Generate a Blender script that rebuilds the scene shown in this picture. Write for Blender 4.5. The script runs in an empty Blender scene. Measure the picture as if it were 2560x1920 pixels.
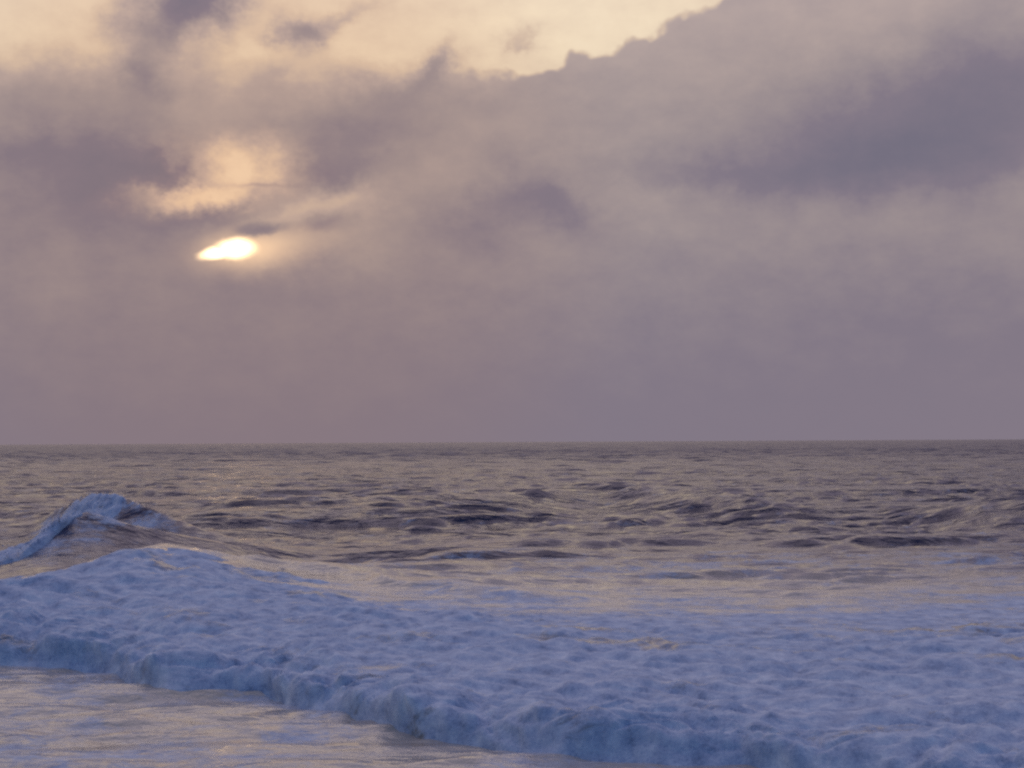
import bpy, math, random
import numpy as np

# ------------------------------------------------------------------ camera
W0, H0 = 2560.0, 1920.0                 # photograph's frame, used only to read off bearings
FOC = 4777.0                            # focal length in photograph pixels (30 degrees across)
EYE = 2.6                               # eye height above the still water, metres
HORIZON = 1105.0
PITCH = math.atan((HORIZON - H0 / 2) / FOC)
ROLL = math.radians(0.30)
scene = bpy.context.scene
col = scene.collection

cam_data = bpy.data.cameras.new('camera')
cam_data.sensor_width = 36.0
cam_data.lens = FOC / W0 * 36.0
cam_data.clip_start = 0.1
cam_data.clip_end = 120000.0
cam = bpy.data.objects.new('camera', cam_data)
col.objects.link(cam)
cam.location = (0, 0, EYE)
from mathutils import Matrix
cam.rotation_euler = (Matrix.Rotation(math.pi / 2 + PITCH, 4, 'X') @ Matrix.Rotation(-ROLL, 4, 'Z')).to_euler()
scene.camera = cam

def bearing(px, py):
    """azimuth / elevation in degrees of a point of the photograph"""
    cx, cy = px - W0 / 2, H0 / 2 - py
    cx, cy = cx * math.cos(ROLL) + cy * math.sin(ROLL), -cx * math.sin(ROLL) + cy * math.cos(ROLL)
    y = FOC * math.cos(PITCH) - cy * math.sin(PITCH)
    z = FOC * math.sin(PITCH) + cy * math.cos(PITCH)
    return math.degrees(math.atan2(cx, y)), math.degrees(math.atan2(z, math.hypot(cx, y)))

def ground(px, py, z=0.0):
    """where a line of sight meets the level z"""
    az, el = bearing(px, py)
    r = (z - EYE) / math.tan(math.radians(el))
    return r * math.sin(math.radians(az)), r * math.cos(math.radians(az))

# ------------------------------------------------------------------ sky, sun, exposure
SUN_AZ, SUN_EL = bearing(585, 618)

world = bpy.data.worlds.new('World')
scene.world = world
world.use_nodes = True
nt = world.node_tree
nt.nodes.clear()

class NB:
    """small node builder"""
    def __init__(self, tree): self.t = tree
    def new(self, kind, **kw):
        n = self.t.nodes.new(kind)
        for k, v in kw.items(): setattr(n, k, v)
        return n
    def put(self, sock, v):
        if isinstance(v, bpy.types.NodeSocket): self.t.links.new(v, sock)
        else: sock.default_value = v
    def m(self, op, a, b=None, c=None, clamp=False):
        n = self.new('ShaderNodeMath', operation=op, use_clamp=clamp)
        self.put(n.inputs[0], a)
        if b is not None: self.put(n.inputs[1], b)
        if c is not None: self.put(n.inputs[2], c)
        return n.outputs[0]
    def v(self, op, a, b=None, scale=None):
        n = self.new('ShaderNodeVectorMath', operation=op)
        self.put(n.inputs[0], a)
        if b is not None: self.put(n.inputs[1], b)
        if scale is not None: self.put(n.inputs['Scale'], scale)
        return n.outputs['Value'] if op in ('LENGTH', 'DOT_PRODUCT') else n.outputs[0]
    def ss(self, x, lo, hi, a=0.0, b=1.0):
        n = self.new('ShaderNodeMapRange', interpolation_type='SMOOTHSTEP')
        self.put(n.inputs[0], x); self.put(n.inputs[1], lo); self.put(n.inputs[2], hi)
        self.put(n.inputs[3], a); self.put(n.inputs[4], b)
        return n.outputs[0]
    def noise(self, vec, scale, detail=4, rough=0.5, dim='3D', out=0):
        n = self.new('ShaderNodeTexNoise', noise_dimensions=dim)
        self.put(n.inputs['Vector'], vec); self.put(n.inputs['Scale'], scale)
        n.inputs['Detail'].default_value = detail; n.inputs['Roughness'].default_value = rough
        return n.outputs[out]
    def mixc(self, f, a, b, blend='MIX'):
        n = self.new('ShaderNodeMix', data_type='RGBA', blend_type=blend)
        self.put(n.inputs[0], f); self.put(n.inputs[6], a); self.put(n.inputs[7], b)
        return n.outputs[2]
    def xyz(self, v):
        n = self.new('ShaderNodeSeparateXYZ'); self.put(n.inputs[0], v); return n.outputs
    def comb(self, x, y, z):
        n = self.new('ShaderNodeCombineXYZ')
        for i, q in enumerate((x, y, z)): self.put(n.inputs[i], q)
        return n.outputs[0]
    def ramp(self, f, stops):
        n = self.new('ShaderNodeValToRGB'); self.put(n.inputs[0], f)
        e = n.color_ramp.elements
        while len(e) < len(stops): e.new(0.5)
        for i, (p, c) in enumerate(stops): e[i].position = p; e[i].color = c
        return n.outputs[0]

def srgb(r, g, b):
    f = lambda c: (c / 12.92 if c <= 0.04045 else ((c + 0.055) / 1.055) ** 2.4)
    return (f(r / 255), f(g / 255), f(b / 255), 1.0)

w = NB(nt)
tc = w.new('ShaderNodeTexCoord').outputs['Generated']
d = w.v('NORMALIZE', tc)
dx, dy, dz = w.xyz(d)
RAD = 57.29578
azim = w.m('MULTIPLY', w.m('ARCTAN2', dx, dy), RAD)
elev = w.m('MULTIPLY', w.m('ARCSINE', dz), RAD)
P = w.comb(azim, elev, 0.0)
# cloud edges are ragged: push the lookup position about with turbulence
n1 = w.noise(P, 0.55, 5, 0.60, out=1)
n2 = w.noise(w.v('MULTIPLY', P, (1.0, 1.5, 1.0)), 2.4, 4, 0.6, out=1)
off1 = w.v('MULTIPLY', w.v('SUBTRACT', n1, (0.5, 0.5, 0.5)), (2.6, 1.7, 0))
off2 = w.v('MULTIPLY', w.v('SUBTRACT', n2, (0.5, 0.5, 0.5)), (0.55, 0.42, 0))
offs = w.v('ADD', off1, off2)
Pw = w.v('ADD', P, offs)
Ps = w.v('ADD', P, w.v('SCALE', offs, scale=0.36))

DEG = FOC / RAD
def blob(px, py, rx, ry, rot=0.0, pos=None):
    a, e = bearing(px, py)
    mp = w.new('ShaderNodeMapping', vector_type='TEXTURE')
    w.put(mp.inputs['Vector'], Pw if pos is None else pos)
    mp.inputs['Location'].default_value = (a, e, 0)
    mp.inputs['Rotation'].default_value = (0, 0, math.radians(rot))
    mp.inputs['Scale'].default_value = (rx / DEG, ry / DEG, 1)
    r2 = w.v('DOT_PRODUCT', mp.outputs[0], mp.outputs[0])
    return w.m('EXPONENT', w.m('MULTIPLY', r2, -1.0))

ax, ay, _ = w.xyz(Pw)
sx, sy, _ = w.xyz(Ps)
def E(py): return bearing(1280, py)[1]
def A(px): return bearing(px, 700)[0]

# bank of grey cloud: how much light comes through it, 0 dark .. 1 bright gap
B = w.m('MULTIPLY_ADD', w.ss(ay, E(1100), E(250)), 0.21, 0.210)
# torn upper edge of the bank, soft on the left, crisp to the right where it climbs out of view
edgeL = w.m('SUBTRACT', ay, E(215))
slope = (E(5) - E(172)) / (A(1850) - A(1396))
ex, ey, _ = w.xyz(w.v('ADD', P, w.v('ADD', w.v('SCALE', off1, scale=0.30), w.v('MULTIPLY', w.v('SUBTRACT', w.noise(P, 1.25, 2, 0.45, out=1), (0.5, 0.5, 0.5)), (0.9, 1.1, 0)))))
lineR = w.m('MAXIMUM', w.m('MULTIPLY_ADD', w.m('SUBTRACT', ex, A(1396)), slope, E(172)), E(190))
edgeR = w.m('SUBTRACT', ey, lineR)
topL = w.ss(edgeL, -0.7, 1.2)
topR = w.ss(edgeR, -0.14, 0.18)
# right of the shoulder the crisp edge decides
sel = w.ss(ax, A(1050), A(1300))
top = w.m('ADD', w.m('MULTIPLY', topL, w.m('SUBTRACT', 1.0, sel)),
          w.m('MULTIPLY', topR, sel))
# deck of cloud seen in perspective: patches that get smaller and flatter with distance
up = w.m('ADD', w.m('MAXIMUM', dz, 0.0), 0.10)
deck = w.comb(w.m('DIVIDE', dx, up), w.m('DIVIDE', dy, up), 0.0)
dn = w.noise(deck, 0.62, 6, 0.58)
out_r = w.ss(azim, 16.0, 24.0)
top = w.m('ADD', w.m('MULTIPLY', top, w.m('SUBTRACT', 1.0, out_r)), w.m('MULTIPLY', w.m('MULTIPLY', w.ss(dn, 0.62, 0.42), w.ss(elev, 2.0, 14.0)), out_r))
high = w.noise(w.v('MULTIPLY', P, (0.22, 0.5, 1)), 0.5, 4, 0.55)
topb = w.m('MULTIPLY', top, w.m('MULTIPLY_ADD', high, 0.24, 0.21))
B = w.m('ADD', B, topb)
# overhead the veil thickens again into patches
B = w.m('SUBTRACT', B, w.m('MULTIPLY', w.ss(elev, 14.0, 32.0), w.m('MULTIPLY_ADD', w.ss(dn, 0.40, 0.62), 0.26, 0.0)))
for (px, py, rx, ry, rot, amp) in (
        (1500, 40, 420, 130, 10, 0.10),
        (440, 40, 150, 95, 35, -0.50), (520, 5, 90, 50, 20, -0.22), (360, 190, 70, 60, 30, -0.16),
        (745, 95, 62, 40, -25, -0.36), (850, 60, 90, 22, 25, -0.16),
        (1100, 155, 28, 55, -35, -0.20), (1310, 100, 38, 30, 0, -0.16), (1310, 135, 26, 16, 0, -0.14),
        (120, 170, 200, 70, 0, -0.06),
        (270, 420, 250, 110, -8, -0.22), (150, 540, 280, 90, 0, -0.09), (60, 360, 90, 50, 0, -0.08),
        (640, 270, 330, 45, 0, 0.05), (930, 290, 260, 60, 10, -0.10),
        (600, 395, 130, 48, -4, 0.30), (480, 487, 130, 30, 6, 0.42), (585, 440, 110, 40, 0, 0.22),
        (830, 500, 130, 50, 6, 0.20), (700, 540, 90, 40, 12, 0.16),
        (800, 430, 120, 44, 0, -0.20), (430, 430, 70, 34, -10, -0.16),
        (560, 525, 150, 26, 8, -0.10),
        (1500, 460, 330, 50, -4, 0.09), (1900, 560, 480, 60, -3, 0.055), (1000, 620, 340, 60, 0, 0.05),
        (1360, 480, 110, 66, -20, -0.18), (1200, 560, 160, 76, 20, -0.13), (900, 360, 110, 46, 10, -0.10), (1060, 200, 90, 40, 20, -0.12), (1430, 560, 90, 40, 0, -0.06),
        (2300, 320, 430, 150, 12, -0.30), (2150, 420, 520, 60, 2, -0.10), (1700, 440, 260, 40, -4, -0.07),
        (2500, 180, 160, 160, 0, -0.06), (2100, 60, 420, 110, 12, 0.06),
        (600, 700, 200, 60, 0, -0.045), (2350, 760, 420, 160, 0, -0.04), (500, 960, 800, 120, 0, 0.015)):
    B = w.m('MULTIPLY_ADD', blob(px, py, rx, ry, rot), amp, B)
for (px, py, rx, ry, rot, amp) in (
        (662, 566, 66, 20, 3, -0.24), (795, 556, 58, 24, 4, -0.24), (640, 461, 80, 5, 0, -0.14)):
    B = w.m('MULTIPLY_ADD', blob(px, py, rx, ry, rot, Ps), amp, B)
mott = w.noise(w.v('MULTIPLY', P, (0.7, 1.1, 1)), 0.9, 6, 0.62)
B = w.m('MULTIPLY_ADD', w.m('SUBTRACT', mott, 0.5), w.ss(elev, 0.0, 6.0, 0.04, 0.19), B)
bank = w.ramp(w.m('MAXIMUM', B, 0.0), [
    (0.05, srgb(117, 112, 128)), (0.22, srgb(131, 121, 134)), (0.38, srgb(156, 143, 145)),
    (0.52, srgb(178, 161, 156)), (0.68, srgb(208, 186, 166)), (0.86, srgb(236, 216, 188)),
    (1.0, srgb(248, 232, 206))])
# clouds are warmer towards the sun and cooler away from it
sdir = (math.sin(math.radians(SUN_AZ)) * math.cos(math.radians(SUN_EL)),
        math.cos(math.radians(SUN_AZ)) * math.cos(math.radians(SUN_EL)), math.sin(math.radians(SUN_EL)))
cs = w.v('DOT_PRODUCT', d, sdir)
warm = w.ss(cs, 0.975, 1.0)
bank = w.mixc(w.m('MULTIPLY', warm, 0.45), bank, w.mixc(1.0, bank, (1.20, 0.98, 0.78, 1), 'MULTIPLY'))
# ahead the bank fills the sky; elsewhere a broken deck of cloud, seen in perspective, with clear blue between
veil = w.ss(cs, -0.45, 0.96)
gaps = w.m('MAXIMUM', w.ss(dn, 0.44, 0.62), w.m('MULTIPLY', w.ss(dz, 0.22, 0.02), 0.7))
away = w.ss(cs, 0.80, -0.3)
lit = w.m('MULTIPLY_ADD', dn, 0.5, 0.72)
deckc = w.mixc(away, srgb(196, 184, 178), srgb(74, 95, 156))
deckc = w.v('SCALE', deckc, scale=lit)
sky = w.new('ShaderNodeTexSky', sky_type='NISHITA')
sky.sun_disc = False
sky.sun_elevation = math.radians(SUN_EL)
sky.sun_rotation = math.radians(SUN_AZ)
sky.altitude = 0; sky.air_density = 1.0; sky.dust_density = 0.6; sky.ozone_density = 3.0
SKY_STRENGTH = 0.15
skyc = w.v('SCALE', sky.outputs[0], scale=SKY_STRENGTH)
rest = w.mixc(w.m('MULTIPLY', gaps, 0.75), skyc, deckc)
bank = w.mixc(w.ss(elev, 10.0, 32.0), bank, w.mixc(1.0, bank, (0.92, 0.96, 1.36, 1), 'MULTIPLY'))
bank = w.v('SCALE', bank, scale=w.ss(elev, 9.0, 28.0, 1.0, 1.5))      # upper cloud brightened with height, added to light the sea
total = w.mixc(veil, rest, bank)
# the sun itself, blown out through a slot between two cloudlets
Pq = w.v('ADD', P, w.v('SCALE', offs, scale=0.16))
core = w.m('MAXIMUM', blob(592, 619, 52, 27, 4, Pq), w.m('MULTIPLY', blob(545, 630, 54, 18, 10, Pq), 0.9))
core = w.m('MULTIPLY', core, w.ss(blob(662, 566, 66, 22, 3, Ps), 0.75, 0.30))
hot = w.ss(core, 0.18, 0.95)
rim = w.m('ADD', w.m('MULTIPLY', blob(610, 624, 105, 42, 6, Pq), 0.55), w.m('MULTIPLY', blob(730, 610, 130, 60, 8), 0.16))
glow = w.m('MULTIPLY', rim, w.ss(blob(655, 566, 72, 22, 3, Ps), 0.80, 0.30))
total = w.v('ADD', total, w.v('SCALE', (1.0, 0.62, 0.26), scale=glow))
gap = w.m('ADD', w.m('MULTIPLY', blob(590, 410, 150, 60, -4), 0.10), w.m('MULTIPLY', blob(480, 487, 140, 34, 6), 0.12))
total = w.v('ADD', total, w.v('SCALE', (1.0, 0.42, 0.06), scale=gap))      # peach light in the gap above the sun
total = w.v('ADD', total, w.v('SCALE', (3.4, 2.3, 1.15), scale=hot))
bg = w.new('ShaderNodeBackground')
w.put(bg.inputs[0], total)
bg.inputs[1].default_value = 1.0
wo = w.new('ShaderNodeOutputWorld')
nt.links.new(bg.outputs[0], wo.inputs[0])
world.cycles.sampling_method = 'MANUAL'
world.cycles.sample_map_resolution = 2048

sun_data = bpy.data.lights.new('sun', 'SUN')
sun_data.energy = 0.05                      # sun almost wholly veiled by cloud, close to setting
sun_data.angle = math.radians(45)
sun_data.color = (1.0, 0.78, 0.52)
sun = bpy.data.objects.new('sun', sun_data)
col.objects.link(sun)
sun.location = (-8, 40, 20)
sun.rotation_euler = (math.radians(90 - SUN_EL), 0, math.radians(180 - SUN_AZ))

scene.view_settings.view_transform = 'Standard'
scene.view_settings.look = 'None'
scene.view_settings.exposure = 0.0
scene.view_settings.gamma = 1.0
scene.view_settings.use_curve_mapping = False
scene.render.engine = 'CYCLES'
scene.cycles.pixel_filter_type = 'BLACKMAN_HARRIS'
scene.cycles.filter_width = 2.4             # a soft little camera
scene.cycles.max_bounces = 3
scene.cycles.use_denoising = False         # a trace of sensor-like grain is left in

# ------------------------------------------------------------------ noise
rng = np.random.default_rng(11)
PERM = np.concatenate([rng.permutation(256)] * 2)
GA = rng.uniform(0, 2 * np.pi, 256)
GX, GY = np.cos(GA), np.sin(GA)
def perlin(x, y):
    xi = np.floor(x).astype(np.int64); yi = np.floor(y).astype(np.int64)
    fx = x - xi; fy = y - yi
    u = fx * fx * fx * (fx * (fx * 6 - 15) + 10); v = fy * fy * fy * (fy * (fy * 6 - 15) + 10)
    def g(ix, iy, ox, oy):
        hsh = PERM[PERM[ix & 255] + (iy & 255)]
        return GX[hsh] * ox + GY[hsh] * oy
    a = g(xi, yi, fx, fy); b = g(xi + 1, yi, fx - 1, fy)
    c = g(xi, yi + 1, fx, fy - 1); e = g(xi + 1, yi + 1, fx - 1, fy - 1)
    return (a + u * (b - a)) * (1 - v) + (c + u * (e - c)) * v * 1.0
def fbm(x, y, oct=4, gain=0.5):
    s = 0; a = 1.0
    for i in range(oct):
        s = s + a * perlin(x * 2 ** i + 17.3 * i, y * 2 ** i - 9.1 * i); a *= gain
    return s
def billow(x, y, oct=4, gain=0.5):
    s = 0; a = 1.0
    for i in range(oct):
        s = s + a * np.abs(perlin(x * 2 ** i + 31.7 * i, y * 2 ** i + 5.3 * i)); a *= gain
    return s
def sstep(x, lo, hi):
    t = np.clip((x - lo) / (hi - lo), 0, 1)
    return t * t * (3 - 2 * t)

# ------------------------------------------------------------------ the named waves as world-space lines
def line(pts, ext_l, ext_r, smooth=0.15):
    """pts: (px, py, z) -> arrays of world x, y, z, extended at both ends"""
    q = [(*ground(px, py, z), z) for px, py, z in pts]
    q = [ext_l] + q + [ext_r]
    q.sort()
    a = np.array(q)
    step = 0.05
    xs = np.arange(a[0, 0], a[-1, 0], step)
    n = max(int(smooth / step), 1)
    k = np.exp(-(np.arange(-3 * n, 3 * n + 1) / n) ** 2 / 2); k /= k.sum()
    out = [xs]
    for c in (1, 2):
        v = np.interp(xs, a[:, 0], a[:, c])
        out.append(np.convolve(np.pad(v, 3 * n, mode='edge'), k, mode='valid'))
    return out

TOE = line([(0, 1675, 0), (220, 1682, 0), (400, 1730, 0), (560, 1738, 0), (680, 1735, 0), (740, 1768, 0),
            (880, 1800, 0), (1000, 1838, 0), (1200, 1866, 0), (1380, 1892, 0), (1500, 1908, 0),
            (1850, 1914, 0), (2200, 1950, 0), (2560, 1990, 0)], (-14, 23.5, 0), (14, 11.0, 0))
CREST = line([(0, 1450, .80), (130, 1430, .88), (230, 1402, .97), (330, 1372, 1.06), (400, 1357, 1.10), (460, 1372, 1.02),
              (560, 1402, .88), (700, 1425, .72), (870, 1455, .60), (1000, 1482, .50), (1200, 1500, .44),
              (1600, 1525, .38), (2000, 1530, .36), (2560, 1500, .38)], (-16, 25.0, .5), (16, 26.5, .36))
PEAK_A = line([(30, 1392, .38), (110, 1342, .78), (215, 1272, 1.30), (270, 1292, 1.14), (330, 1312, .98), (440, 1334, .78), (560, 1355, .60),
               (640, 1380, .38), (760, 1402, .12)], (-16, 37, .02), (16, 37, .0))
PEAK_B = line([(90, 1300, .80), (190, 1250, 1.30), (250, 1238, 1.44), (310, 1246, 1.39), (400, 1284, 1.08), (500, 1324, .74), (660, 1370, .36),
               (800, 1392, .12)], (-16, 43, .10), (16, 42, .0))
SWELL_M = line([(470, 1290, .30), (600, 1262, .62), (850, 1244, .80), (1100, 1230, .95), (1300, 1224, .98), (1500, 1216, 1.0), (1750, 1222, 1.0),
                (1900, 1250, .75), (2050, 1288, .35)], (-60, 78, .1), (60, 74, .1))
SWELL_R = line([(2200, 1302, .25), (2330, 1280, .55), (2450, 1258, .85), (2560, 1238, 1.05)], (-60, 74, .0), (60, 62, .9))

def ip(L, x, k): return np.interp(x, L[0], L[k])

def ridge(x, y, L, front, back, power=1.0, wob=0.0):
    yc = ip(L, x, 1); h = ip(L, x, 2)
    if wob: yc = yc + wob * fbm(x * 0.8, y * 0.02 + 3.3, 3)
    dd = yc - y
    f = np.where(dd > 0, np.exp(-(np.maximum(dd, 0) / front) ** power), np.exp(-(np.minimum(dd, 0) / back) ** 2))
    return h * f

def toe_line(x):
    """leading edge of the broken wave: overlapping tongues of foam"""
    return ip(TOE, x, 1) + 0.30 * fbm(x * 0.75, x * 0 + 4.4, 2) + 0.30 * perlin(x * 1.3 + 2.2, x * 0 + 8.7) + 0.08 * fbm(x * 3.1, x * 0 + 9.4, 3)

def bore(x, y, inset=0.0):
    yt = toe_line(x) + inset
    yc = ip(CREST, x, 1); h = ip(CREST, x, 2)
    dist = np.maximum(y - yt, 0)
    t = (y - yt) / (yc - yt)
    left = sstep(-x, 0.5, 4.5)
    back = 1.8 * left + 16.0 * (1 - left)
    # the turbulent front stands up at once, then the foam climbs slowly to the crest
    fr = np.minimum(0.15, 0.35 * h)
    g = fr * (1 - np.exp(-dist / 0.42)) + (h - fr) * (1 - (1 - np.clip(t, 0, 1)) ** 1.7)
    g = np.where(t > 1, h * np.exp(-((y - yc) / back) ** 2), g)
    return np.where(t <= 0, 0, g), t

WAVELETS = []
for (px, py, wpx, hz) in ((1775, 1376, 170, .16), (2165, 1390, 120, .17), (2410, 1371, 110, .12), (2500, 1388, 110, .12),
                          (1930, 1425, 190, .06), (1250, 1172, 60, .32), (1180, 1206, 110, .24), (1340, 1204, 60, .22),
                          (1690, 1152, 60, .35), (1425, 1320, 50, .12), (2060, 1225, 90, .2), (2030, 1290, 80, .14),
                          (520, 1206, 40, .3), (500, 1740 - 15, 10, .0), (1650, 1330, 110, .09), (1450, 1420, 200, .05),
                          (500, 1893, 70, .035), (30, 1838, 50, .03), (930, 1838, 50, .03), (1800, 1300, 140, .10),
                          (330, 1222, 120, .28), (180, 1218, 60, .22), (60, 1190, 120, .3), (900, 1305, 160, .10),
                          (1130, 1372, 120, .06), (700, 1345, 130, .06), (1420, 1372, 90, .05)):
    if hz <= 0: continue
    X, Y = ground(px, py, hz * 0.9)
    WAVELETS.append((X, Y, wpx / FOC * Y * 0.60, hz * (1.0 if Y < 60 else 0.3)))

# wind chop: a spread of short waves running shoreward
comps = []
r2 = random.Random(5)
for i in range(150):
    lam = 0.30 * (26 / 0.30) ** (i / 149.0)
    lam *= r2.uniform(0.93, 1.07)
    th = r2.gauss(0, 0.36) - math.pi / 2 + 0.10
    comps.append((lam, th, r2.uniform(0, 6.283)))

def sea_height(x, y, r, dr):
    z = np.zeros_like(x)
    # gusty patches: most of the water is smooth, short steep wavelets stand up here and there
    p1 = fbm(x * 0.16, y * 0.07, 3) ; p2 = fbm(x * 0.5 + 40, y * 0.22, 3)
    patch = np.clip(0.85 + 0.45 * p1 + 0.6 * p2, 0.50, 1.20)
    far = 1 + 0.45 * sstep(r, 60, 110) + 1.0 * sstep(r, 110, 300)
    off = 0.60 * sstep(r, 27, 38) + 0.40 * sstep(r, 38, 66)                               # offshore is choppier
    near = 0.50 + 0.70 * off
    wx = x + 0.5 * p2; wy = y + 0.5 * p1
    for lam, th, ph in comps:
        k = 2 * math.pi / lam
        s = k * (wx * math.cos(th) + wy * math.sin(th)) + ph
        lod = sstep(lam / dr, 1.8, 2.8)
        if lam > 9: a = 0.0015 * lam * np.ones_like(x) * (0.12 + 0.88 * off) * (1 + 3.5 * sstep(r, 350, 1200))
        elif lam > 3.0: a = 0.0015 * lam * (0.45 + 0.55 * patch) * (0.14 + 0.86 * off) * (far + 6.5 * sstep(r, 150, 450))
        else: a = (0.0124 if lam < 1.5 else 0.0072 if lam < 2.2 else 0.0042) * lam * patch * near * far
        z += a * lod * np.sin(s)
    sig = 0.03 + 0.07 * off
    z = z * (1 + 0.25 * np.clip(z / sig, -1.0, 1.2))
    zm = 0.06 + 0.16 * off + 0.40 * sstep(r, 120, 450)
    return zm * np.tanh(z / zm)       # peaked crests, flat troughs

def surface(x, y, dr, inset=0.45):
    r = np.hypot(x, y)
    chop = sea_height(x, y, r, dr)
    b, t = bore(x, y, inset)
    pa = ridge(x, y, PEAK_A, 2.4, 1.1, 0.75, 0.10); pb = ridge(x, y, PEAK_B, 2.4, 2.6, 0.75, 0.10)
    pk = np.maximum(pa, pb)
    sm = 0.95 * ridge(x, y, SWELL_M, 5.0, 7.0, 1.2, 0.45); sr = 0.85 * ridge(x, y, SWELL_R, 5.0, 7.0, 1.2, 0.45)
    sw = np.maximum(sm, sr)
    damp = (1 - 0.85 * np.clip(pk / 0.45, 0, 1)) * (1 - 0.7 * np.clip(b / 0.3, 0, 1) * sstep(-t, -1.25, -1.0))
    z = chop * damp + sw + np.maximum(b, pk) + 0.30 * sstep(y, 24, 37) * np.exp(-(np.maximum(y - 37, 0) / 9) ** 2) * sstep(x, -4, 1)
    rim = y - (ip(CREST, x, 1) + 0.45 + 0.25 * fbm(x * 0.9, x * 0 + 1.7, 2))
    z = z + (0.13 + 0.08 * fbm(x * 1.1, x * 0 + 6.1, 2)) * sstep(x, -5.2, -4.2) * sstep(-x, -1.6, 1.0) * np.where(rim < 0, np.exp(np.minimum(rim, 0) / 0.30), np.exp(-(rim / 1.6) ** 2))
    for X, Y, hw, hz in WAVELETS:
        m = (np.abs(x - X) < 3 * hw) & (np.abs(y - Y) < 60 * hz)
        if not m.any(): continue
        xx, yy = x[m] - X, y[m] - Y
        yy = yy + 0.25 * hw * (xx / hw) ** 2 * 0.4
        g = np.where(yy < 0, np.exp(yy / (2.2 * hz)), np.exp(-(yy / (5 * hz)) ** 2))
        z[m] += hz * np.exp(-(xx / hw) ** 2) * g
    return z, b, t, pa, pb, sm, sr, chop * damp

# ------------------------------------------------------------------ materials
def new_mat(name):
    m = bpy.data.materials.new(name); m.use_nodes = True
    m.node_tree.nodes.clear()
    b = NB(m.node_tree)
    out = b.new('ShaderNodeOutputMaterial')
    return m, b, out

def foam_shader(b, pos):
    """wet sea foam: white bubbles, a little darker where it thins to aerated water"""
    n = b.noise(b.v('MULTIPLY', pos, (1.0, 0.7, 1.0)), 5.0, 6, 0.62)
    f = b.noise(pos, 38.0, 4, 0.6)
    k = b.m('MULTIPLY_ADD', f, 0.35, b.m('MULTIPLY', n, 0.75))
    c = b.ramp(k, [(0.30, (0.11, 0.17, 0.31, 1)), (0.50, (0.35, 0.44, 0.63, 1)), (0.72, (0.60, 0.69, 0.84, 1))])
    p = b.new('ShaderNodeBsdfPrincipled')
    b.put(p.inputs['Base Color'], c)
    p.inputs['Roughness'].default_value = 0.85
    p.inputs['Specular IOR Level'].default_value = 0.25
    bp = b.new('ShaderNodeBump'); bp.inputs['Strength'].default_value = 0.30; bp.inputs['Distance'].default_value = 0.03
    b.put(bp.inputs['Height'], k)
    b.put(p.inputs['Normal'], bp.outputs[0])
    return p.outputs[0]

def foam_mask(b, pos, fac):
    """streaks and lace: foam breaks up along drawn-out threads as it thins"""
    pw = b.v('ADD', pos, b.v('SCALE', b.noise(pos, 1.1, 3, 0.5, out=1), scale=0.8))
    n1 = b.noise(b.v('MULTIPLY', pw, (0.50, 0.75, 1.0)), 2.0, 6, 0.68)
    n2 = b.noise(b.v('MULTIPLY', pw, (0.60, 1.4, 1.0)), 7.0, 4, 0.62)
    web = b.m('ABSOLUTE', b.m('SUBTRACT', n2, 0.5))           # thin threads where the noise crosses its mean
    lev = b.m('ADD', fac, b.m('ADD', b.m('MULTIPLY_ADD', n1, 1.9, -0.95), b.m('MULTIPLY_ADD', web, -1.6, 0.14)))
    return b.ss(lev, 0.16, 0.80)

def make_water():
    m, b, out = new_mat('sea_water')
    geo = b.new('ShaderNodeNewGeometry')
    pos = geo.outputs['Position']
    p = b.new('ShaderNodeBsdfPrincipled')
    p.inputs['IOR'].default_value = 1.42
    # ripples in three sizes, long crests lying along the wave fronts
    r1 = b.noise(b.v('MULTIPLY', pos, (0.65, 1.0, 1.0)), 5.0, 4, 0.6)
    r2_ = b.noise(b.v('MULTIPLY', pos, (0.40, 1.0, 1.0)), 1.5, 3, 0.55)
    r3_ = b.noise(b.v('MULTIPLY', pos, (0.30, 1.0, 1.0)), 0.45, 2, 0.5)
    oy = b.xyz(pos)[1]
    windy = b.ss(oy, 28.0, 66.0, 0.8, 2.8)      # rougher water offshore
    hgt = b.m('MULTIPLY', windy, b.m('ADD', b.m('MULTIPLY', r1, 0.045), b.m('ADD', b.m('MULTIPLY', r2_, 0.14), b.m('MULTIPLY', r3_, 0.35))))
    bp = b.new('ShaderNodeBump'); bp.inputs['Strength'].default_value = 1.0; bp.inputs['Distance'].default_value = 1.0
    b.put(bp.inputs['Height'], hgt)
    b.put(p.inputs['Normal'], bp.outputs[0])
    b.put(p.inputs['Base Color'], b.mixc(b.ss(oy, 25.0, 35.0), (0.42, 0.39, 0.36, 1), (0.034, 0.032, 0.080, 1)))   # surf is milky with sand and bubbles
    b.put(p.inputs['Roughness'], b.ss(oy, 50.0, 420.0, 0.10, 0.40))   # waves too small to see far off
    at = b.new('ShaderNodeAttribute'); at.attribute_name = 'foam'
    mask = foam_mask(b, pos, at.outputs['Fac'])
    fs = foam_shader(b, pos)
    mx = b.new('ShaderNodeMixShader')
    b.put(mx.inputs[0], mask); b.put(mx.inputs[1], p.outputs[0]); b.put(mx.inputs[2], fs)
    b.put(out.inputs[0], mx.outputs[0])
    return m
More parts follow.
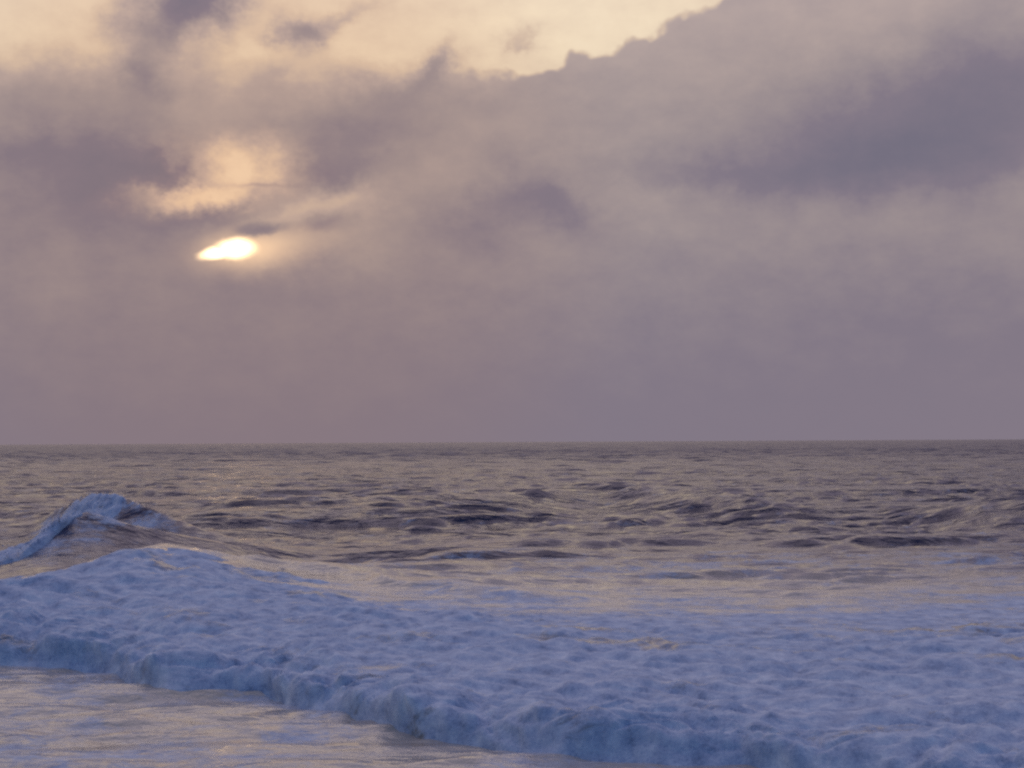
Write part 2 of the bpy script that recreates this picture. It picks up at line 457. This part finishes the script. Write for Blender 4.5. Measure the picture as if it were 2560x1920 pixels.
def make_foam():
    m, b, out = new_mat('sea_foam')
    geo = b.new('ShaderNodeNewGeometry')
    pos = geo.outputs['Position']
    wet = b.new('ShaderNodeBsdfPrincipled')
    wet.inputs['Base Color'].default_value = (0.13, 0.155, 0.20, 1)      # aerated water between the bubbles, darkened for the painted shade at the toe
    wet.inputs['Roughness'].default_value = 0.18
    wet.inputs['IOR'].default_value = 1.36
    at = b.new('ShaderNodeAttribute'); at.attribute_name = 'foam'
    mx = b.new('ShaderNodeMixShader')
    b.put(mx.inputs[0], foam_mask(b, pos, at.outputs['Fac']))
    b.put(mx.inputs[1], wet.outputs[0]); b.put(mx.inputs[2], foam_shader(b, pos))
    b.put(out.inputs[0], mx.outputs[0])
    return m
WATER, FOAM = make_water(), make_foam()

# ------------------------------------------------------------------ the sea: one sheet from the shore to the horizon
def rows():
    r = [3.0]
    while r[-1] < 2500: r.append(r[-1] * (1.020 if r[-1] < 11 else 1.0045))
    while r[-1] < 60000: r.append(r[-1] * 1.12)
    return np.array(r)
R = rows()
half = np.radians(np.linspace(-19.5, 19.5, 600))
wide = np.radians(np.concatenate([np.linspace(-180, -60, 25), np.linspace(-57, -20.2, 48)]))
TH = np.concatenate([wide, half, -wide[::-1]])
NR, NC = len(R), len(TH)
rr, th = np.meshgrid(R, TH, indexing='ij')
gx = rr * np.sin(th); gy = rr * np.cos(th)
dr = np.gradient(R)[:, None] * np.ones_like(rr)
dcol = np.gradient(TH)[None, :] * rr
dr = np.maximum(dr, dcol * 0.7)
gz, gb, gt, gpa, gpb, gsm, gsr, gch = surface(gx.ravel(), gy.ravel(), dr.ravel())
gz = gz.reshape(NR, NC); gb = gb.reshape(NR, NC); gt = gt.reshape(NR, NC)
gpk = np.maximum(gpa, gpb).reshape(NR, NC); gpa = gpa.reshape(NR, NC); gpb = gpb.reshape(NR, NC)
gsm = gsm.reshape(NR, NC); gsr = gsr.reshape(NR, NC)
gch = gch.reshape(NR, NC)
P3 = np.stack([gx, gy - 0.7 * np.clip(gch, 0, 0.3) * sstep(rr, 5, 10), gz], -1)      # crests lean shoreward
N = np.cross(np.gradient(P3, axis=1), np.gradient(P3, axis=0))
N /= np.linalg.norm(N, axis=-1, keepdims=True) + 1e-12
N[N[..., 2] < 0] *= -1

# foam lying on the water: behind the broken wave, and thin rags in front of it
yc = ip(CREST, gx, 1)
behind = gy - yc
rightw = sstep(gx, -3.5, 0.5)
foam = np.where(gt > 0.0, 1.0, 0.0) * sstep(-behind, -4.5 * rightw - 0.8, 6.0)
rag = 0.25 + 0.55 * fbm(gx * 0.5, gy * 0.35 + 7, 3)
foam = np.where(gt <= 0.0, np.clip(0.02 + rag, 0, 0.42) * sstep(rr, 40, 24), foam)
foam = np.maximum(foam, 0.30 * np.exp(-((gy - 33) / 5.0) ** 2) * sstep(gx, -6, 0) * (0.7 + 0.8 * fbm(gx * 0.3, gy * 0.3, 2)))
foam = np.maximum(foam, sstep(gpk, 0.15, 0.7) * np.clip(0.22 + 0.5 * fbm(gx * 0.9, gy * 0.5, 3), 0, 0.55) * (gy < ip(PEAK_B, gx, 1)) * sstep(-gx, 6.6, 8.0))
foam = np.clip(foam, 0, 1)

# which wave does each cell belong to
def cells(a): return 0.25 * (a[:-1, :-1] + a[1:, :-1] + a[:-1, 1:] + a[1:, 1:])
owner = np.zeros((NR - 1, NC - 1), int)
inview = np.abs(cells(th)) < math.radians(19.4)
owner[(cells(gsm) > 0.16) & inview] = 3
owner[(cells(gsr) > 0.16) & (cells(gx) > 9) & inview & (owner == 0)] = 4
owner[(cells(gb) > 0.03) & inview & (cells(gy) < 33)] = 1
owner[(cells(gpk) > 0.10) & (cells(gpk) > cells(gb)) & inview & (cells(gx) < 0)] = 2

idx = np.arange(NR * NC).reshape(NR, NC)
quads = np.stack([idx[:-1, :-1], idx[:-1, 1:], idx[1:, 1:], idx[1:, :-1]], -1)
flatP = P3.reshape(-1, 3); flatN = N.reshape(-1, 3); flatF = foam.ravel()

def build_mesh(name, verts, faces, mat, normals=None, attr=None):
    me = bpy.data.meshes.new(name)
    nf = len(faces)
    me.vertices.add(len(verts)); me.vertices.foreach_set('co', np.ascontiguousarray(verts, dtype=np.float32).ravel())
    me.loops.add(nf * 4); me.loops.foreach_set('vertex_index', np.ascontiguousarray(faces, dtype=np.int32).ravel())
    me.polygons.add(nf); me.polygons.foreach_set('loop_start', np.arange(0, nf * 4, 4, dtype=np.int32))
    me.polygons.foreach_set('use_smooth', np.ones(nf, dtype=bool))
    me.update(calc_edges=True)
    if attr is not None:
        a = me.attributes.new('foam', 'FLOAT', 'POINT'); a.data.foreach_set('value', np.ascontiguousarray(attr, dtype=np.float32))
    if normals is not None:
        me.normals_split_custom_set_from_vertices(np.ascontiguousarray(normals, dtype=np.float32))
    me.materials.append(mat)
    return me

def link(name, me, parent=None, label=None, category=None, group=None, kind=None, origin=None):
    if origin is not None and me is not None:
        me.transform(Matrix.Translation((-origin[0], -origin[1], -origin[2])))
    o = bpy.data.objects.new(name, me); col.objects.link(o)
    if parent is not None: o.parent = parent
    elif origin is not None: o.location = origin
    for k, v in (('label', label), ('category', category), ('group', group), ('kind', kind)):
        if v: o[k] = v
    return o

def water_patch(name, which):
    f = quads[owner == which].reshape(-1, 4)
    used, inv = np.unique(f, return_inverse=True)
    return build_mesh(name, flatP[used], inv.reshape(-1, 4), WATER, flatN[used], flatF[used])

link('water', water_patch('water', 0), kind='structure',
     label='grey mauve sea with small choppy waves out to the horizon')

g_w = 'waves rolling in towards the shore'
O1 = (-1.0, 20.0, 0.0); O2 = (-8.5, 39.0, 0.0)
bore_root = link('broken_wave', None, origin=None, category='wave', group=g_w,
                 label='wide foaming broken wave sweeping across the foreground, nearest wave')
bore_root.location = O1
link('water_back', water_patch('water_back', 1), bore_root, origin=O1)
peak_root = link('breaking_wave', None, category='wave', group=g_w,
                 label='sharp peaked wave at far left with foam spilling off its left shoulder')
peak_root.location = O2
link('wave_face', water_patch('wave_face', 2), peak_root, origin=O2)
link('swell', water_patch('swell', 3), category='wave', group=g_w, origin=(2, 74, 0),
     label='long low dark swell across the middle of the sea, below the horizon')
link('swell', water_patch('swell', 4), category='wave', group=g_w, origin=(20, 72, 0),
     label='dark swell rising towards the right edge of the picture')

# ------------------------------------------------------------------ foam of the broken wave
def foam_mesh(name, x, y, z, disp, dens):
    """grid surface pushed out along its normal"""
    Pg = np.stack([x, y, z], -1)
    n = np.cross(np.gradient(Pg, axis=0), np.gradient(Pg, axis=1))
    n /= np.linalg.norm(n, axis=-1, keepdims=True) + 1e-9
    n[n[..., 2] < 0] *= -1
    Pg = Pg + n * disp[..., None]
    a, b = x.shape
    i = np.arange(a * b).reshape(a, b)
    q = np.stack([i[:-1, :-1], i[1:, :-1], i[1:, 1:], i[:-1, 1:]], -1).reshape(-1, 4)
    return build_mesh(name, Pg.reshape(-1, 3), q, FOAM, None, dens.ravel()), Pg, n

xs = np.linspace(-10.5, 9.5, 800)
tt = np.concatenate([np.linspace(-0.3, 1.2, 90)[:-1], 1.2 + np.linspace(0, 1, 260)])   # metres behind the toe, then a fraction
X, T0 = np.meshgrid(xs, tt, indexing='ij')
yt = toe_line(X)
ycr = ip(CREST, X, 1)
Y = np.where(T0 < 1.2, yt + T0, yt + 1.2 + (ycr * 1.0 + 0.25 * (ycr - yt) - yt - 1.2) * (T0 - 1.2))
DIST = Y - yt
T = DIST / (ycr - yt)
Z = surface(X.ravel(), Y.ravel(), np.full(X.size, 0.12), 0.0)[0].reshape(X.shape)
ARC = np.cumsum(np.hypot(np.gradient(Y, axis=1), np.gradient(Z, axis=1)), axis=1)       # distance along the skin
ARC = ARC - 0.3 + yt
warpx = X + 0.45 * fbm(X * 0.8, ARC * 0.8, 3); warpy = ARC + 0.45 * fbm(X * 0.8 + 50, ARC * 0.8, 3)
big = billow(warpx * 0.85 + 0.3 * warpy, warpy * 0.75, 4, 0.47)
fine = billow(warpx * 3.4 + 9, warpy * 3.0, 4, 0.60)
front = np.exp(-np.maximum(DIST, 0) / 0.9)
gain = 0.75 + 1.15 * front
thick = 0.06 + 0.10 * front
rightx = sstep(X, -4.5, -0.5)
# foam thins towards the crest on the right, and stops just over the crest on the left
thin = sstep(T, 0.55, 1.15) * (0.10 + 0.12 * rightx) + 0.5 * sstep(T, 1.02, 1.15) * (1 - rightx) + 0.4 * sstep(T, 1.15, 1.25)
hole = fbm(X * 0.55 + 3, Y * 0.40, 4)
disp = thick + gain * (0.24 * (big - 0.30) + 0.038 * (fine - 0.2)) - thin - 0.10 * np.clip(hole - 0.15, 0, 1) * sstep(T, 0.3, 0.8)
toe = sstep(DIST, -0.02, 0.30)
disp = disp * toe - 0.10 * sstep(-DIST, -0.03, 0.15)
dens = 1.00 - (0.35 + 0.50 * rightx) * sstep(T, 0.40, 1.20) - 0.30 * front * (0.6 + 1.2 * fbm(X * 1.1, ARC * 1.1, 2)) + 0.55 * fbm(X * 0.9 + 7, Y * 1.7 + 0.5 * X, 3) + 0.75 * fbm(X * 0.7 + 0.4 * Y, Y * 0.45 + 2, 3) * (0.35 + 0.65 * sstep(T, 0.05, 0.4))  # foam thinned along the toe, painting shade into the lower front
dens = dens - 0.25 * sstep(T, 0.80, 1.0) * sstep(X, -5.0, -3.5) * sstep(-X, -0.5, 1.0)
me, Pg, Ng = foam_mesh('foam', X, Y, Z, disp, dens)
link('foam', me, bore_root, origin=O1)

# flecks of froth thrown up over a crest
def fleck_mesh(name, pts, rad):
    t = (1 + 5 ** 0.5) / 2
    v = np.array([(-1, t, 0), (1, t, 0), (-1, -t, 0), (1, -t, 0), (0, -1, t), (0, 1, t), (0, -1, -t), (0, 1, -t), (t, 0, -1), (t, 0, 1), (-t, 0, -1), (-t, 0, 1)], float)
    v /= np.linalg.norm(v[0])
    f = np.array([(0, 11, 5), (0, 5, 1), (0, 1, 7), (0, 7, 10), (0, 10, 11), (1, 5, 9), (5, 11, 4), (11, 10, 2), (10, 7, 6), (7, 1, 8),
                  (3, 9, 4), (3, 4, 2), (3, 2, 6), (3, 6, 8), (3, 8, 9), (4, 9, 5), (2, 4, 11), (6, 2, 10), (8, 6, 7), (9, 8, 1)])
    n = len(pts)
    sq = rng.uniform(0.6, 1.5, (n, 1, 3)) * np.array([1.25, 1.0, 0.8])
    V = v[None] * rad[:, None, None] * sq * rng.uniform(0.75, 1.25, (n, 12, 1)) + pts[:, None, :]
    F = f[None] + 12 * np.arange(n)[:, None, None]
    me = bpy.data.meshes.new(name)
    me.from_pydata([], [], [])
    V = V.reshape(-1, 3); F = F.reshape(-1, 3)
    me.vertices.add(len(V)); me.vertices.foreach_set('co', V.astype(np.float32).ravel())
    me.loops.add(F.size); me.loops.foreach_set('vertex_index', F.astype(np.int32).ravel())
    me.polygons.add(len(F)); me.polygons.foreach_set('loop_start', np.arange(0, F.size, 3, dtype=np.int32))
    me.polygons.foreach_set('use_smooth', np.ones(len(F), dtype=bool))
    me.update(calc_edges=True)
    a = me.attributes.new('foam', 'FLOAT', 'POINT'); a.data.foreach_set('value', np.full(len(V), 1.3, dtype=np.float32))
    me.materials.append(FOAM)
    return me

def pick(Pg, Ng, weight, n, lift, rlo, rhi):
    p = weight.ravel() / weight.sum()
    k = rng.choice(p.size, n, p=p)
    b = Pg.reshape(-1, 3)[k]; m = Ng.reshape(-1, 3)[k]
    h = np.abs(rng.normal(0, lift, (n, 1)))
    return b + m * h + rng.normal(0, 0.02, (n, 3)), rlo * (rhi / rlo) ** rng.uniform(0, 1, n) ** 1.6


# ------------------------------------------------------------------ foam spilling off the peaked wave
xs = np.linspace(ground(-60, 1395, .3)[0] , ground(365, 1250, 1.35)[0], 240)
vv = np.linspace(0, 1, 110)
X, V = np.meshgrid(xs, vv, indexing='ij')
ya = ip(PEAK_A, X, 1); yb = ip(PEAK_B, X, 1)
xp = ground(215, 1272, 1.3)[0]
Y = (ya - 1.5 * sstep(xp - X, -0.1, 1.2) + 0.12 * fbm(X * 2.0, X * 0, 3)) * (1 - V) + (yb + 0.6) * V
Z = np.maximum(ridge(X, Y, PEAK_A, 2.4, 1.1, 0.75, 0.10), ridge(X, Y, PEAK_B, 2.4, 2.6, 0.75, 0.10))
big = billow(X * 1.2, Y * 0.9, 4, 0.55)
edge = sstep(V, 0.0, 0.05) * sstep(1 - V, 0, 0.12) * sstep(X, xs[0], xs[0] + 0.9) * sstep(-X, -xs[-1], -xs[-1] + 0.9)
disp = -0.14 + edge * (0.24 + 0.25 * (big - 0.2)) - 0.22 * sstep(X, xp - 0.1, xp + 1.2) * (1 - 0.7 * sstep(V, 0.5, 0.8))
dens = 0.82 - 0.40 * sstep(X, xp - 0.2, xp + 1.4) + 0.5 * fbm(X * 1.2, Y * 0.9, 3)
me, Pg, Ng = foam_mesh('foam', X, Y, Z, disp, dens)
link('foam', me, peak_root, origin=O2)
w2 = edge * (X < xp + 0.8) * (0.15 + np.exp(-((V - 0.85) / 0.2) ** 2) + np.exp(-((V - 0.05) / 0.06) ** 2))
pts, rad = pick(Pg, Ng, w2, 900, 0.06, 0.006, 0.016)
link('spray', fleck_mesh('spray', pts, rad), peak_root, origin=O2, kind='stuff')
